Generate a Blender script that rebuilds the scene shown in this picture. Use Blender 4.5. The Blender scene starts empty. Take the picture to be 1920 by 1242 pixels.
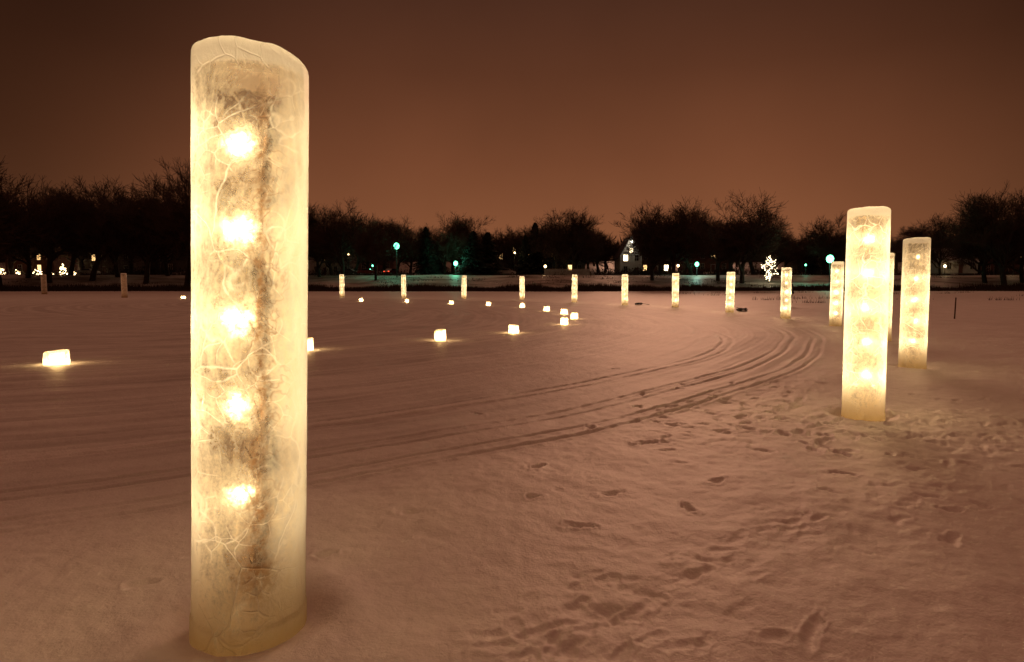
import bpy, math, random
import numpy as np
from mathutils import Vector, Matrix
random.seed(7)
S = bpy.context.scene
COL = S.collection
S.view_settings.view_transform = 'Standard'
S.view_settings.look = 'None'
S.view_settings.exposure = 0

# ------------------------------------------------------------------ helpers
class MB:
    def __init__(s): s.v=[]; s.f=[]; s.m=[]
    def face(s, pts, mi=0):
        b=len(s.v); s.v.extend([tuple(p) for p in pts]); s.f.append(tuple(range(b,b+len(pts)))); s.m.append(mi)
    def box(s,cx,cy,cz,sx,sy,sz,mi=0):
        b=len(s.v); hx,hy,hz=sx/2,sy/2,sz/2
        for z in(-hz,hz):
            for x,y in((-hx,-hy),(hx,-hy),(hx,hy),(-hx,hy)): s.v.append((cx+x,cy+y,cz+z))
        for q in((0,3,2,1),(4,5,6,7),(0,1,5,4),(1,2,6,5),(2,3,7,6),(3,0,4,7)):
            s.f.append(tuple(b+i for i in q)); s.m.append(mi)
    def tube(s,p,q,r0,r1,n=4,mi=0,cap=False):
        p=Vector(p);q=Vector(q);d=(q-p)
        if d.length<1e-6:return
        d.normalize(); a=d.orthogonal().normalized(); c=d.cross(a); b=len(s.v)
        for P,R in((p,r0),(q,r1)):
            for i in range(n):
                t=2*math.pi*i/n; s.v.append(tuple(P+a*math.cos(t)*R+c*math.sin(t)*R))
        for i in range(n):
            j=(i+1)%n; s.f.append((b+i,b+j,b+n+j,b+n+i)); s.m.append(mi)
        if cap:
            s.f.append(tuple(b+n+i for i in range(n))); s.m.append(mi)
            s.f.append(tuple(b+n-1-i for i in range(n))); s.m.append(mi)
    def ball(s,c,r,mi=0,n=8,k=6,sz=1.0):
        b=len(s.v)
        s.v.append((c[0],c[1],c[2]-r*sz))
        for i in range(1,k):
            ph=-math.pi/2+math.pi*i/k
            for j in range(n):
                t=2*math.pi*j/n
                s.v.append((c[0]+r*math.cos(ph)*math.cos(t),c[1]+r*math.cos(ph)*math.sin(t),c[2]+r*sz*math.sin(ph)))
        s.v.append((c[0],c[1],c[2]+r*sz)); top=len(s.v)-1
        for j in range(n):
            s.f.append((b,b+1+(j+1)%n,b+1+j)); s.m.append(mi)
            s.f.append((top,b+1+(k-2)*n+j,b+1+(k-2)*n+(j+1)%n)); s.m.append(mi)
            for i in range(k-2):
                o=b+1+i*n
                s.f.append((o+j,o+(j+1)%n,o+n+(j+1)%n,o+n+j)); s.m.append(mi)
    def mesh(s,name,mats,smooth=False):
        me=bpy.data.meshes.new(name); me.from_pydata(s.v,[],s.f)
        for m in mats: me.materials.append(m)
        me.polygons.foreach_set('material_index',s.m)
        if smooth: me.polygons.foreach_set('use_smooth',[True]*len(s.f))
        me.update(); return me

def obj(name,data=None,parent=None,loc=(0,0,0),rot=(0,0,0),scale=(1,1,1)):
    o=bpy.data.objects.new(name,data); COL.objects.link(o)
    o.parent=parent; o.location=loc; o.rotation_euler=rot; o.scale=scale
    return o
def tag(o,label,cat,group=None):
    o["label"]=label; o["category"]=cat
    if group:o["group"]=group
def struct(o): o["kind"]="structure"

class NT:
    def __init__(s,nt): s.nt=nt; s.n=nt.nodes; s.l=nt.links
    def new(s,t,**kw):
        nd=s.n.new(t)
        for k,v in kw.items(): setattr(nd,k,v)
        return nd
    def set(s,sock,val):
        if isinstance(val,bpy.types.NodeSocket): s.l.new(val,sock)
        else: sock.default_value=val
    def math(s,op,a,b=None,clamp=False):
        m=s.new('ShaderNodeMath',operation=op); m.use_clamp=clamp
        s.set(m.inputs[0],a)
        if b is not None: s.set(m.inputs[1],b)
        return m.outputs[0]
    def mapr(s,v,a,b,c,d,smooth=False):
        m=s.new('ShaderNodeMapRange'); 
        if smooth:m.interpolation_type='SMOOTHSTEP'
        s.set(m.inputs['Value'],v)
        for k,x in(('From Min',a),('From Max',b),('To Min',c),('To Max',d)): s.set(m.inputs[k],x)
        return m.outputs[0]
    def noise(s,vec,scale,detail=3,rough=.5,out=0):
        m=s.new('ShaderNodeTexNoise'); 
        if vec is not None:s.l.new(vec,m.inputs['Vector'])
        m.inputs['Scale'].default_value=scale; m.inputs['Detail'].default_value=detail; m.inputs['Roughness'].default_value=rough
        return m.outputs[out]
    def mixc(s,f,a,b,blend='MIX'):
        m=s.new('ShaderNodeMix',data_type='RGBA',blend_type=blend)
        s.set(m.inputs[0],f); s.set(m.inputs[6],a); s.set(m.inputs[7],b)
        return m.outputs[2]
    def mixs(s,f,a,b):
        m=s.new('ShaderNodeMixShader'); s.set(m.inputs[0],f); s.l.new(a,m.inputs[1]); s.l.new(b,m.inputs[2]); return m.outputs[0]
def newmat(name):
    m=bpy.data.materials.new(name); m.use_nodes=True; m.node_tree.nodes.clear()
    t=NT(m.node_tree); out=t.new('ShaderNodeOutputMaterial'); return m,t,out

def simple(name,c1,c2=None,scale=3.0,rough=.8,bump=0.0,snow=False):
    m,t,out=newmat(name)
    tc=t.new('ShaderNodeTexCoord').outputs['Object']
    p=t.new('ShaderNodeBsdfPrincipled')
    c2=c2 or tuple(x*.7 for x in c1)
    n=t.noise(tc,scale,5,.6)
    f=t.mapr(n,.35,.65,0,1)
    col=t.mixc(f,(*c1,1),(*c2,1))
    if snow:
        g=t.new('ShaderNodeNewGeometry'); sp=t.new('ShaderNodeSeparateXYZ'); t.l.new(g.outputs['Normal'],sp.inputs[0])
        k=t.mapr(sp.outputs[2],.35,.6,0,1)
        col=t.mixc(k,col,(.7,.7,.72,1))
    t.l.new(col,p.inputs['Base Color']); p.inputs['Roughness'].default_value=rough
    if bump:
        b=t.new('ShaderNodeBump'); b.inputs['Strength'].default_value=bump; t.l.new(n,b.inputs['Height']); t.l.new(b.outputs[0],p.inputs['Normal'])
    t.l.new(p.outputs[0],out.inputs[0]); return m
def emit(name,c,strength,sample=False):
    m,t,out=newmat(name)
    tc=t.new('ShaderNodeTexCoord').outputs['Object']
    n=t.noise(tc,2.0,2)
    e=t.new('ShaderNodeEmission'); e.inputs[0].default_value=(*c,1)
    t.l.new(t.mapr(n,.3,.7,strength*.6,strength*1.3),e.inputs[1])
    t.l.new(e.outputs[0],out.inputs[0])
    if not sample: m.cycles.emission_sampling='NONE'
    return m

# ------------------------------------------------------------------ noise / terrain
rs=np.random.RandomState(3); TAB=rs.rand(256,256)
def vn(x,y):
    xi=np.floor(x).astype(int); yi=np.floor(y).astype(int); fx=x-xi; fy=y-yi
    fx=fx*fx*(3-2*fx); fy=fy*fy*(3-2*fy)
    a=TAB[xi&255,yi&255]; b=TAB[(xi+1)&255,yi&255]; c=TAB[xi&255,(yi+1)&255]; d=TAB[(xi+1)&255,(yi+1)&255]
    return (a*(1-fx)+b*fx)*(1-fy)+(c*(1-fx)+d*fx)*fy-.5
def fbm(x,y,o=4):
    s=0;a=1
    for i in range(o): s=s+a*vn(x*2**i+17.3*i,y*2**i+5.1*i); a*=.5
    return s
def sst(a,b,x):
    t=np.clip((x-a)/(b-a),0,1); return t*t*(3-2*t)
def spline(P,k=10):
    P=[np.array(p,float) for p in P]; P=[2*P[0]-P[1]]+P+[2*P[-1]-P[-2]]; out=[]
    for i in range(1,len(P)-2):
        a,b,c,d=P[i-1],P[i],P[i+1],P[i+2]
        for j in range(k):
            t=j/k; out.append(.5*((2*b)+(c-a)*t+(2*a-5*b+4*c-d)*t*t+(3*b-a-3*c+d)*t**3))
    out.append(P[-2]); return np.array(out)
OUT=spline([(-16,-3),(-9,1.2),(-6,2.7),(-3.23,4.0),(-1.64,4.95),(.2,6.2),(2.34,8.27),(4.2,10.3),(5.6,12.4),(7.4,15.5),(8.9,18.7),(9.8,22.5),(10.1,28.6),(9.6,35),(7.5,42),(3,50),(-4,56)],6)
INN=spline([(-18,-.5),(-10,2.7),(-7,4.2),(-4.5,5.6),(-2.2,6.95),(.31,9.0),(3.0,11.9),(5.1,15.5),(6.3,19.6),(6.7,26.6),(6.0,34),(3,42),(-3,48)],6)
def sdist(x,y,P):
    best=np.full(x.shape,1e9); sgn=np.zeros(x.shape); par=np.zeros(x.shape); acc=0
    for i in range(len(P)-1):
        a=P[i];d=P[i+1]-a;L=math.hypot(*d)
        t=np.clip(((x-a[0])*d[0]+(y-a[1])*d[1])/(L*L),0,1)
        ex=x-a[0]-t*d[0]; ey=y-a[1]-t*d[1]; q=ex*ex+ey*ey
        m=q<best; best=np.where(m,q,best)
        sgn=np.where(m,np.where(d[0]*ey-d[1]*ex>0,1,-1),sgn); par=np.where(m,acc+t*L,par); acc+=L
    return np.sqrt(best)*sgn,par      # + = inside ring

COLS=[ # x,y,height,diameter
 (-1.205,2.83,2.51,.486),(4.16,7.49,2.43,.455),(7.37,11.7,2.35,.445),(9.98,17.2,2.34,.44),(11.5,22.7,2.27,.42),
 (11.7,27.35,2.17,.42),(11.5,33.8,2.11,.43),(10.3,40.4,2.12,.43),(7.8,44.3,2.1,.44),(4.9,50.3,2.13,.44),(.92,58,2.1,.46),
 (-4.65,62,2.2,.48),(-10.8,64,2.3,.48),(-18.3,69,2.4,.5)]
FP=[]
def lane(P,n,w,seed,side=.10,dk=1.0):
    r=random.Random(seed); c=spline(P,12)
    for i in range(n):
        k=r.random()*(len(c)-2); a=c[int(k)]; b=c[int(k)+1]; d=b-a; ang=math.atan2(d[1],d[0])
        nrm=np.array([-math.sin(ang),math.cos(ang)]); q=a+nrm*(r.gauss(0,w)+r.choice([-side,side]))
        FP.append((q[0],q[1],ang+r.gauss(0,.45),r.uniform(.06,.095),r.uniform(.026,.036),r.uniform(.004,.011)*dk))
lane([(.0,2.5),(.35,2.9),(1.1,3.4),(2.36,4.3),(3.9,5.5),(4.9,6.5)],95,.15,1)
lane([(.4,2.3),(1.2,3.0),(2.9,4.3),(4.6,6.0),(6,8)],22,.2,2)
lane([(1.2,6.2),(2.4,6.6),(3.5,6.9),(5.5,6.7),(8.5,8.5)],80,.3,3)
lane([(2.6,7.2),(3.6,8.6),(5.6,10.2),(8,13),(10,18)],100,.5,4)
lane([(-2.6,2.9),(-1.6,3.6),(-.4,4.5),(.9,5.2)],7,.2,5)
lane([(3.4,4.4),(4.6,5.0),(6,7)],12,.12,6)
rr=random.Random(11)
for i in range(260):
    FP.append((rr.gauss(4.1,1.4),rr.gauss(7.2,1.2),rr.uniform(0,6.3),rr.uniform(.07,.11),rr.uniform(.03,.042),rr.uniform(.012,.03)))
for i in range(140):
    x=rr.uniform(-3,14); y=rr.uniform(3.6,20)
    if x<y*.55-2: continue
    FP.append((x,y,rr.uniform(0,6.3),rr.uniform(.07,.10),.036,rr.uniform(.008,.020)))
FP+= [(.155,4.5,.3,.06,.03,.03),(.23,5.3,.9,.08,.032,.03),(.44,3.95,.2,.08,.032,.028),(2.0,8.0,.5,.12,.045,.035),(2.65,3.75,.9,.09,.035,.018),
      (1.33,2.72,.95,.13,.028,.016),(-1.05,3.55,.6,.06,.03,.035),(-1.9,3.2,.4,.07,.035,.022),(1.6,4.9,.8,.07,.035,.022),(.75,4.6,.5,.08,.032,.016)]
def height(x,y,near=True,full=False):
    x=np.asarray(x,float); y=np.asarray(y,float)
    r=np.hypot(x,y)
    edge=118+7*vn(x*.02+3,y*0+2)+3*vn(x*.11,y*0+9)
    bank=sst(0,28,y-edge)*3.2+np.clip(y-163,0,70)*.085
    z=bank+.25*fbm(x*.06,y*.06,3)*sst(122,150,y)
    side=sst(95,170,np.abs(x))*2.5*(1-sst(100,118,y)); z=z+side
    if not near: return z
    f=1-sst(50,90,r)
    d1,s1=sdist(x,y,OUT); d2,s2=sdist(x,y,INN)
    inside=sst(-.9,.9,d1+.5*vn(s1*.6,s1*0+3))
    z=z+f*(.05*fbm(x*.3,y*.3,3))
    z=z+f*(1-inside*.6)*(.024*fbm(x*1.6+9,y*1.6,4)+.010*fbm(x*6,y*6,3)+.004*fbm(x*17,y*17,2))
    st=vn(d1*7+.6*vn(s1*.3,s1*0),s1*.22)+.6*vn(d1*17,s1*.35+4)+.5*vn(d1*3,s1*.12+8)
    z=z+f*sst(-1.6,.4,d1)*.013*st*(1-.6*sst(11,26,r))
    def groove(d,off,dep,w=.035):
        q=(d-off); return -dep*np.exp(-(q/w)**2)+.45*dep*np.exp(-((np.abs(q)-w*2.0)/(w*.9))**2)
    wob1=.14*vn(s1*.25,s1*0+1)+.04*vn(s1*1.1,s1*0+2); wob2=.15*vn(s2*.25,s2*0+6)+.04*vn(s2*1.1,s2*0+3)
    w1=np.clip(.022+.0011*r,.028,.065)
    fine=(1+1.0*vn(s1*9,d1*6))*(1-.66*sst(8,20,r))
    for off,dep in((-.12,.034),(.12,.034),(.60,.028),(.84,.028),(1.6,.006)):
        z=z+f*groove(d1,off+wob1,dep*(.65+.7*vn(s1*.8,s1*0+off*9)),w1)*fine
    for off,dep in((-.12,.034),(.12,.034),(.75,.008),(3.0,.008)):
        z=z+f*groove(d2,off+wob2,dep*(.65+.7*vn(s2*.8,s2*0+off*7)),w1)*fine
    tr=np.exp(-((x-4.2)/2.2)**2-((y-7)/1.3)**2)+np.exp(-(sdist(x,y,spline([(-.2,2.3),(1.1,3.4),(3.9,5.5),(7,8),(9,13)],6))[0]/.38)**2)*.55
    z=z+np.clip(tr,0,1.2)*(.024*fbm(x*7+3,y*7,4)-.006)
    for (cx,cy,h,dm) in COLS[:6]:
        dd=np.hypot(x-cx,y-cy); z=z-.03*np.exp(-((dd-dm/2)/.09)**2)+.02*np.exp(-((dd-dm/2-.22)/.12)**2)
    if full: return z,inside*f,st*inside*f
    return z
def hz(x,y):
    return float(height(np.array([x]),np.array([y]))[0])

A=np.concatenate([np.linspace(-180,-56,40,endpoint=False),np.linspace(-56,56,900),np.linspace(56,180,41)[1:]])
A=np.radians(A[:-1])
R=np.concatenate([np.geomspace(.5,75,1000,endpoint=False),np.geomspace(75,260,150,endpoint=False),np.geomspace(260,2500,30)])
AA,RR=np.meshgrid(A,R)
X=(RR*np.sin(AA)).ravel(); Y=(RR*np.cos(AA)).ravel()
Z=height(X,Y,False)
nr=RR.ravel()<90
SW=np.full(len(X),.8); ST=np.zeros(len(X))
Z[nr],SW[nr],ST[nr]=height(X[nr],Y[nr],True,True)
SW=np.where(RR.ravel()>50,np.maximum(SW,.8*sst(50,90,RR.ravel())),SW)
ncol=len(A)
for (fx,fy,ang,a,b,dep) in FP:
    r0=math.hypot(fx,fy); i0=np.searchsorted(R,max(.5,r0-.4)); i1=np.searchsorted(R,r0+.4)
    sl=slice(i0*ncol,i1*ncol); xs=X[sl]-fx; ys=Y[sl]-fy
    u=(xs*math.cos(ang)+ys*math.sin(ang))/a; v=(-xs*math.sin(ang)+ys*math.cos(ang))/b
    v=v*(1+.22*u); q=np.sqrt(u*u+v*v)
    q=q*(1+.8*vn(xs*24+fx*31,ys*24+fy*17))
    Z[sl]+= -dep*np.exp(-(q/1.0)**3.5)+dep*.32*np.exp(-((q-1.45)/.3)**2)
nR=len(R); na=len(A)
idx=np.arange(nR*na).reshape(nR,na)
a=idx[:-1,:]; b=np.roll(idx,-1,1)[:-1,:]; c=np.roll(idx,-1,1)[1:,:]; d=idx[1:,:]
F=np.stack([a,d,c,b],-1).reshape(-1,4)
me=bpy.data.meshes.new('ground')
V=np.stack([X,Y,Z],-1)
V=np.vstack([V,[[0,0,float(Z[:na].mean())]]]); ci=len(V)-1
T=np.stack([idx[0],np.roll(idx[0],-1),np.full(na,ci)],-1)
me.vertices.add(len(V)); me.vertices.foreach_set('co',V.astype(np.float32).ravel())
me.loops.add(F.size+T.size); me.loops.foreach_set('vertex_index',np.concatenate([F.ravel(),T.ravel()]).astype(np.int32))
me.polygons.add(len(F)+len(T))
ls=np.concatenate([np.arange(len(F))*4,len(F)*4+np.arange(len(T))*3]).astype(np.int32)
me.polygons.foreach_set('loop_start',ls)
me.polygons.foreach_set('use_smooth',np.ones(len(F)+len(T),bool))
at=me.attributes.new('swept','FLOAT','POINT'); at.data.foreach_set('value',np.append(SW,0).astype(np.float32))
at=me.attributes.new('streak','FLOAT','POINT'); at.data.foreach_set('value',np.append(ST,0).astype(np.float32))
me.update(calc_edges=True); me.validate()
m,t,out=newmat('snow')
tc=t.new('ShaderNodeNewGeometry').outputs['Position']
p=t.new('ShaderNodeBsdfPrincipled')
n1=t.noise(tc,.8,4); n2=t.noise(tc,9,5,.65); n3=t.noise(tc,60,3,.6)
sw=t.new('ShaderNodeAttribute',attribute_name='swept').outputs['Fac']; stk=t.new('ShaderNodeAttribute',attribute_name='streak').outputs['Fac']
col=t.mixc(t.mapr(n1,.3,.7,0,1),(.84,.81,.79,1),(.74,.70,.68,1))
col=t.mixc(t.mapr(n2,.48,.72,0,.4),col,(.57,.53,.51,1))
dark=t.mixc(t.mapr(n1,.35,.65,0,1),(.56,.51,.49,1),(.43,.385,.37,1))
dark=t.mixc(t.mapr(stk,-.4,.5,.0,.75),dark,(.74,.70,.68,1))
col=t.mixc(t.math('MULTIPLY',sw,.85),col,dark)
spz=t.new('ShaderNodeSeparateXYZ'); t.l.new(tc,spz.inputs[0])
far=t.mapr(spz.outputs[1],116,121,0,1)
mp=t.new('ShaderNodeMapping'); mp.inputs['Scale'].default_value=(.12,.35,.5); t.l.new(tc,mp.inputs[0])
bk=t.mapr(t.noise(mp.outputs[0],1.0,6,.7),.42,.62,.20,1)
col=t.mixc(t.math('MULTIPLY',far,bk),col,(.15,.125,.105,1))
t.l.new(col,p.inputs['Base Color']); p.inputs['Roughness'].default_value=.55
p.inputs['Specular IOR Level'].default_value=.25
hh=t.math('ADD',t.math('MULTIPLY',n2,.6),t.math('MULTIPLY',n3,.25))
bp=t.new('ShaderNodeBump'); bp.inputs['Strength'].default_value=.55; bp.inputs['Distance'].default_value=.03
t.l.new(hh,bp.inputs['Height']); t.l.new(bp.outputs[0],p.inputs['Normal'])
t.l.new(p.outputs[0],out.inputs[0]); SNOW=m
me.materials.append(SNOW)
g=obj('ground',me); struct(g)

# ------------------------------------------------------------------ ice materials
def ice_material(name,base=.62,trans=.62,brown_streak=False):
    m,t,out=newmat(name)
    tcn=t.new('ShaderNodeTexCoord'); oc=tcn.outputs['Object']; gc=tcn.outputs['Generated']
    info=t.new('ShaderNodeObjectInfo')
    off=t.new('ShaderNodeVectorMath',operation='ADD'); t.l.new(oc,off.inputs[0])
    sc=t.math('MULTIPLY',info.outputs['Random'],13.0); t.l.new(sc,off.inputs[1])
    v=off.outputs[0]
    w=t.noise(v,2.6,2.5,.55,1)
    wm=t.new('ShaderNodeVectorMath',operation='MULTIPLY_ADD'); t.l.new(w,wm.inputs[0]); wm.inputs[1].default_value=(.30,.30,.30); t.l.new(v,wm.inputs[2])
    def vein(scale,width):
        vo=t.new('ShaderNodeTexVoronoi',feature='DISTANCE_TO_EDGE'); t.l.new(wm.outputs[0],vo.inputs['Vector']); vo.inputs['Scale'].default_value=scale
        return t.mapr(vo.outputs['Distance'],0,width,1,0)
    mask=t.mapr(t.noise(v,2.6,2),.40,.56,0,1); mask2=t.mapr(t.noise(v,6,2),.46,.58,0,1)
    ve=t.math('MAXIMUM',t.math('MULTIPLY',vein(3.4,.020),mask),t.math('MULTIPLY',t.math('MULTIPLY',vein(10,.045),.75),mask2))
    mpf=t.new('ShaderNodeMapping'); mpf.inputs['Scale'].default_value=(30,30,9); t.l.new(wm.outputs[0],mpf.inputs[0])
    fe=t.noise(mpf.outputs[0],1.0,5,.65)
    g1=t.noise(v,24,6,.7); g2=t.noise(v,90,3,.6); patch=t.noise(v,3.0,5,.6)
    grain=t.math('ADD',t.math('ADD',t.math('MULTIPLY',g1,.30),t.math('MULTIPLY',g2,.20)),t.math('MULTIPLY',fe,.50))
    lw=t.new('ShaderNodeLayerWeight'); lw.inputs['Blend'].default_value=.5
    edge=t.math('POWER',lw.outputs['Facing'],1.3)
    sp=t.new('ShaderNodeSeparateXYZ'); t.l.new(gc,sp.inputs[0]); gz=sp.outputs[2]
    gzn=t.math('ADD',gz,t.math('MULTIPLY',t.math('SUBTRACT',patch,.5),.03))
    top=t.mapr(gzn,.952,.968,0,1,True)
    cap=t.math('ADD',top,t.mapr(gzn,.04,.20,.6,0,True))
    gs=2.4
    if brown_streak:
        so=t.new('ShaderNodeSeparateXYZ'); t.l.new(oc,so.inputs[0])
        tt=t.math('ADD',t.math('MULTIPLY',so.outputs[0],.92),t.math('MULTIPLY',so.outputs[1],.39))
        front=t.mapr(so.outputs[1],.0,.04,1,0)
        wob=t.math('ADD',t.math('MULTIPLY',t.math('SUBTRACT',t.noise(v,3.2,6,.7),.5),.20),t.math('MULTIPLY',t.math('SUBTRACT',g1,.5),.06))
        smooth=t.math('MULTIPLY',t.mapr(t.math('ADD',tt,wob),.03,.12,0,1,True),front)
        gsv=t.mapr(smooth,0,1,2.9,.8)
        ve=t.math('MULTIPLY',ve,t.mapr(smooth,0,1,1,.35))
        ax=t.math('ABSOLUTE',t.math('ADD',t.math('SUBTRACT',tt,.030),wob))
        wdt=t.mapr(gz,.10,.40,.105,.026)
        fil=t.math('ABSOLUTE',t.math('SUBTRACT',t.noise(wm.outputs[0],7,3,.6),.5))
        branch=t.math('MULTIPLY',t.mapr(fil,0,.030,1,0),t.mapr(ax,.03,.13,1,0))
        band=t.math('MULTIPLY',t.mapr(t.math('DIVIDE',ax,wdt),.1,1.5,1,0,True),t.mapr(g1,.38,.56,.3,1))  # brown streak on the front, widening towards the bottom
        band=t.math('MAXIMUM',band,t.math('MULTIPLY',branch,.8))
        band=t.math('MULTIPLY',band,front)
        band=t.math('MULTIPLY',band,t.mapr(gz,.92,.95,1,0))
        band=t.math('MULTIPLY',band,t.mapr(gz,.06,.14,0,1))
    op=t.math('ADD',t.math('ADD',base,t.math('MULTIPLY',edge,1.0)),t.math('MULTIPLY',ve,.6))
    if brown_streak:
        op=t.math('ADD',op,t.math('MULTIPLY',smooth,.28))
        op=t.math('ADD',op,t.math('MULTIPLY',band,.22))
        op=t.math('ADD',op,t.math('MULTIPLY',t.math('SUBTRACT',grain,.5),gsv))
    else: op=t.math('ADD',op,t.math('MULTIPLY',t.math('SUBTRACT',grain,.5),gs))
    op=t.math('ADD',op,t.math('MULTIPLY',t.math('SUBTRACT',patch,.5),1.2))
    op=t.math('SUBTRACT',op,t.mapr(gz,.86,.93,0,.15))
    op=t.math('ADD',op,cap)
    op=t.math('MINIMUM',t.math('MAXIMUM',op,.12),.97)
    col=t.mixc(t.mapr(grain,.38,.62,0,1),(.97,.95,.90,1),(.86,.78,.62,1))
    col=t.mixc(t.mapr(patch,.4,.65,0,.3),col,(.82,.70,.50,1))
    col=t.mixc(t.math('MINIMUM',t.math('MULTIPLY',edge,1.2),1.0),col,(1,.99,.95,1))
    col=t.mixc(ve,col,(1,.99,.95,1))
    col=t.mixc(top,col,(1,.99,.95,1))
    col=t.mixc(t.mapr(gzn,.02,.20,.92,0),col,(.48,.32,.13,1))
    if brown_streak: col=t.mixc(t.math('MULTIPLY',band,.9),col,(.24,.115,.038,1))
    bp=t.new('ShaderNodeBump'); bp.inputs['Strength'].default_value=.55; bp.inputs['Distance'].default_value=.012
    t.l.new(t.math('ADD',grain,t.math('MULTIPLY',ve,.6)),bp.inputs['Height'])
    df=t.new('ShaderNodeBsdfDiffuse'); tr=t.new('ShaderNodeBsdfTranslucent')
    for q in(df,tr): t.l.new(col,q.inputs['Color']); t.l.new(bp.outputs[0],q.inputs['Normal'])
    sct=t.mixs(trans,df.outputs[0],tr.outputs[0])
    tp=t.new('ShaderNodeBsdfTransparent'); tp.inputs[0].default_value=(.98,.89,.70,1)
    body=t.mixs(op,tp.outputs[0],sct)
    gl=t.new('ShaderNodeBsdfGlossy'); gl.inputs['Roughness'].default_value=.20; t.l.new(bp.outputs[0],gl.inputs['Normal'])
    fr=t.new('ShaderNodeFresnel'); fr.inputs[0].default_value=1.31
    body=t.mixs(t.math('MULTIPLY',fr.outputs[0],.35),body,gl.outputs[0])
    t.l.new(body,out.inputs[0]); return m
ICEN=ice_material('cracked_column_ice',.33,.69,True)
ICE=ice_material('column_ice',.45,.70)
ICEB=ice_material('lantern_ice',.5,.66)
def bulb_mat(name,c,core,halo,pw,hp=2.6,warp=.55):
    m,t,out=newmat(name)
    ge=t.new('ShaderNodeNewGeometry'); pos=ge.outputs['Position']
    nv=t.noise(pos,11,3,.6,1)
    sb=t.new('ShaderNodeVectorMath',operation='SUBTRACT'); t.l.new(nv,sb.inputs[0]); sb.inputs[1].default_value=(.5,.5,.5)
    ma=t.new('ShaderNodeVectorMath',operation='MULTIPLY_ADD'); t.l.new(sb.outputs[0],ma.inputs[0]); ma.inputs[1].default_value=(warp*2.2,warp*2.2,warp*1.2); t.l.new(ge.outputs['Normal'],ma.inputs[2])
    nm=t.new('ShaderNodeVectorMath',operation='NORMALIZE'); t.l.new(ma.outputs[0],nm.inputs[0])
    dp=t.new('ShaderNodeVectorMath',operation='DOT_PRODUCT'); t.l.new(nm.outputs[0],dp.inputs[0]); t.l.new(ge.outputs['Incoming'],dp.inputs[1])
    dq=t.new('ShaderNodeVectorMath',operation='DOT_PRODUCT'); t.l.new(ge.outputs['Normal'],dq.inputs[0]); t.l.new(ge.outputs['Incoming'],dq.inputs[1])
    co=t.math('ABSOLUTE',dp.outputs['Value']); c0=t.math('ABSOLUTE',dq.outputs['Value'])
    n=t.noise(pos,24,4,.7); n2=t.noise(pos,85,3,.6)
    f=t.math('ADD',t.math('MULTIPLY',t.math('POWER',co,pw),core),t.math('MULTIPLY',t.math('POWER',co,hp),halo))  # bright core plus halo painted as emission, in place of scattered glow
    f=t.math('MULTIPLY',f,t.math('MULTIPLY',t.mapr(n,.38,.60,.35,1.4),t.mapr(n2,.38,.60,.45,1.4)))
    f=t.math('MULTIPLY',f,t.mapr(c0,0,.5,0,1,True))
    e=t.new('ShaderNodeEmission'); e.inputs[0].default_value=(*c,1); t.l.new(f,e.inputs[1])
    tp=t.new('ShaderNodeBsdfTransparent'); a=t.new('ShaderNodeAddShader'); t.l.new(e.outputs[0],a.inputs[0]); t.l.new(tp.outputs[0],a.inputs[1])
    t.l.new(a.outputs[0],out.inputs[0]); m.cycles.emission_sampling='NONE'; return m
WARM=(1,.72,.36)
BULB=bulb_mat('bulb_and_halo_glow',(1,.76,.42),7,.45,32,3.0,.5)
BULBF=bulb_mat('distant_bulb_halo_glow',(1,.80,.48),5,.6,12,2.5,.3)
FLAME=bulb_mat('candle_glow',(1,.80,.45),5,1.5,2,1.5,.2)
WOOD=simple('old_wood',(.13,.062,.024),(.05,.024,.010),18,.8,.3)
BLACK=simple('black_rubber',(.02,.02,.02),(.03,.028,.025),6,.6)

def column_mesh(name,H,D,seg,rows,seed,slant=(0,0),taper=.97,mat=None,drop=0):
    r=random.Random(seed); o1=r.uniform(0,90)
    mb=MB(); rad=D/2
    th=np.linspace(0,2*math.pi,seg,endpoint=False); 
    prof=[(z,1.0) for z in np.linspace(-.06/H,1-.030/H,rows)]+[(1-.016/H,.988),(1-.006/H,.965),(1.001,.92),(1.003,.85),(1.0,.6),(.998,.3)]
    for zf,k in prof:
        zz=zf*H
        nx=np.cos(th)*1.2+o1; ny=np.sin(th)*1.2+o1
        rr_=rad*(1+(taper-1)*zf)*(1+.035*vn(nx*1.5,ny*1.5+zz*1.3)+.012*vn(nx*9+zz*3,ny*9+zz*6)+.004*vn(nx*25+zz*20,ny*25+zz*9))
        if zf<.03: rr_=rr_*1.02
        x=np.cos(th)*rr_*k; y=np.sin(th)*rr_*k
        tl=sst(.90,1,np.array([zf]))[0]
        z=zz+tl*(slant[0]*x/rad+slant[1]*y/rad-drop*np.clip((x*.92+y*.39)/rad-.3,0,1)**1.8+.010*vn(nx*2,ny*2)+(.003*vn(nx*10,ny*10)))
        for i in range(seg): mb.v.append((float(x[i]),float(y[i]),float(z[i])))
    n=len(prof)
    for j in range(n-1):
        for i in range(seg):
            k=(i+1)%seg; mb.f.append((j*seg+i,j*seg+k,(j+1)*seg+k,(j+1)*seg+i)); mb.m.append(0)
    mb.v.append((0,0,H*.998)); c=len(mb.v)-1
    for i in range(seg): mb.f.append(((n-1)*seg+i,(n-1)*seg+(i+1)%seg,c)); mb.m.append(0)
    return mb.mesh(name,[mat or ICE],True)
bulbm=MB(); bulbm.ball((0,0,0),.17,0,32,20); BULBME=bulbm.mesh('bulb_with_halo',[BULB],True)  # ball wider than a bulb, carrying the painted halo around it
bulbm=MB(); bulbm.ball((0,0,0),.14,0,12,8); BULBFAR=bulbm.mesh('bulb_with_halo',[BULBF],True)
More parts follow.
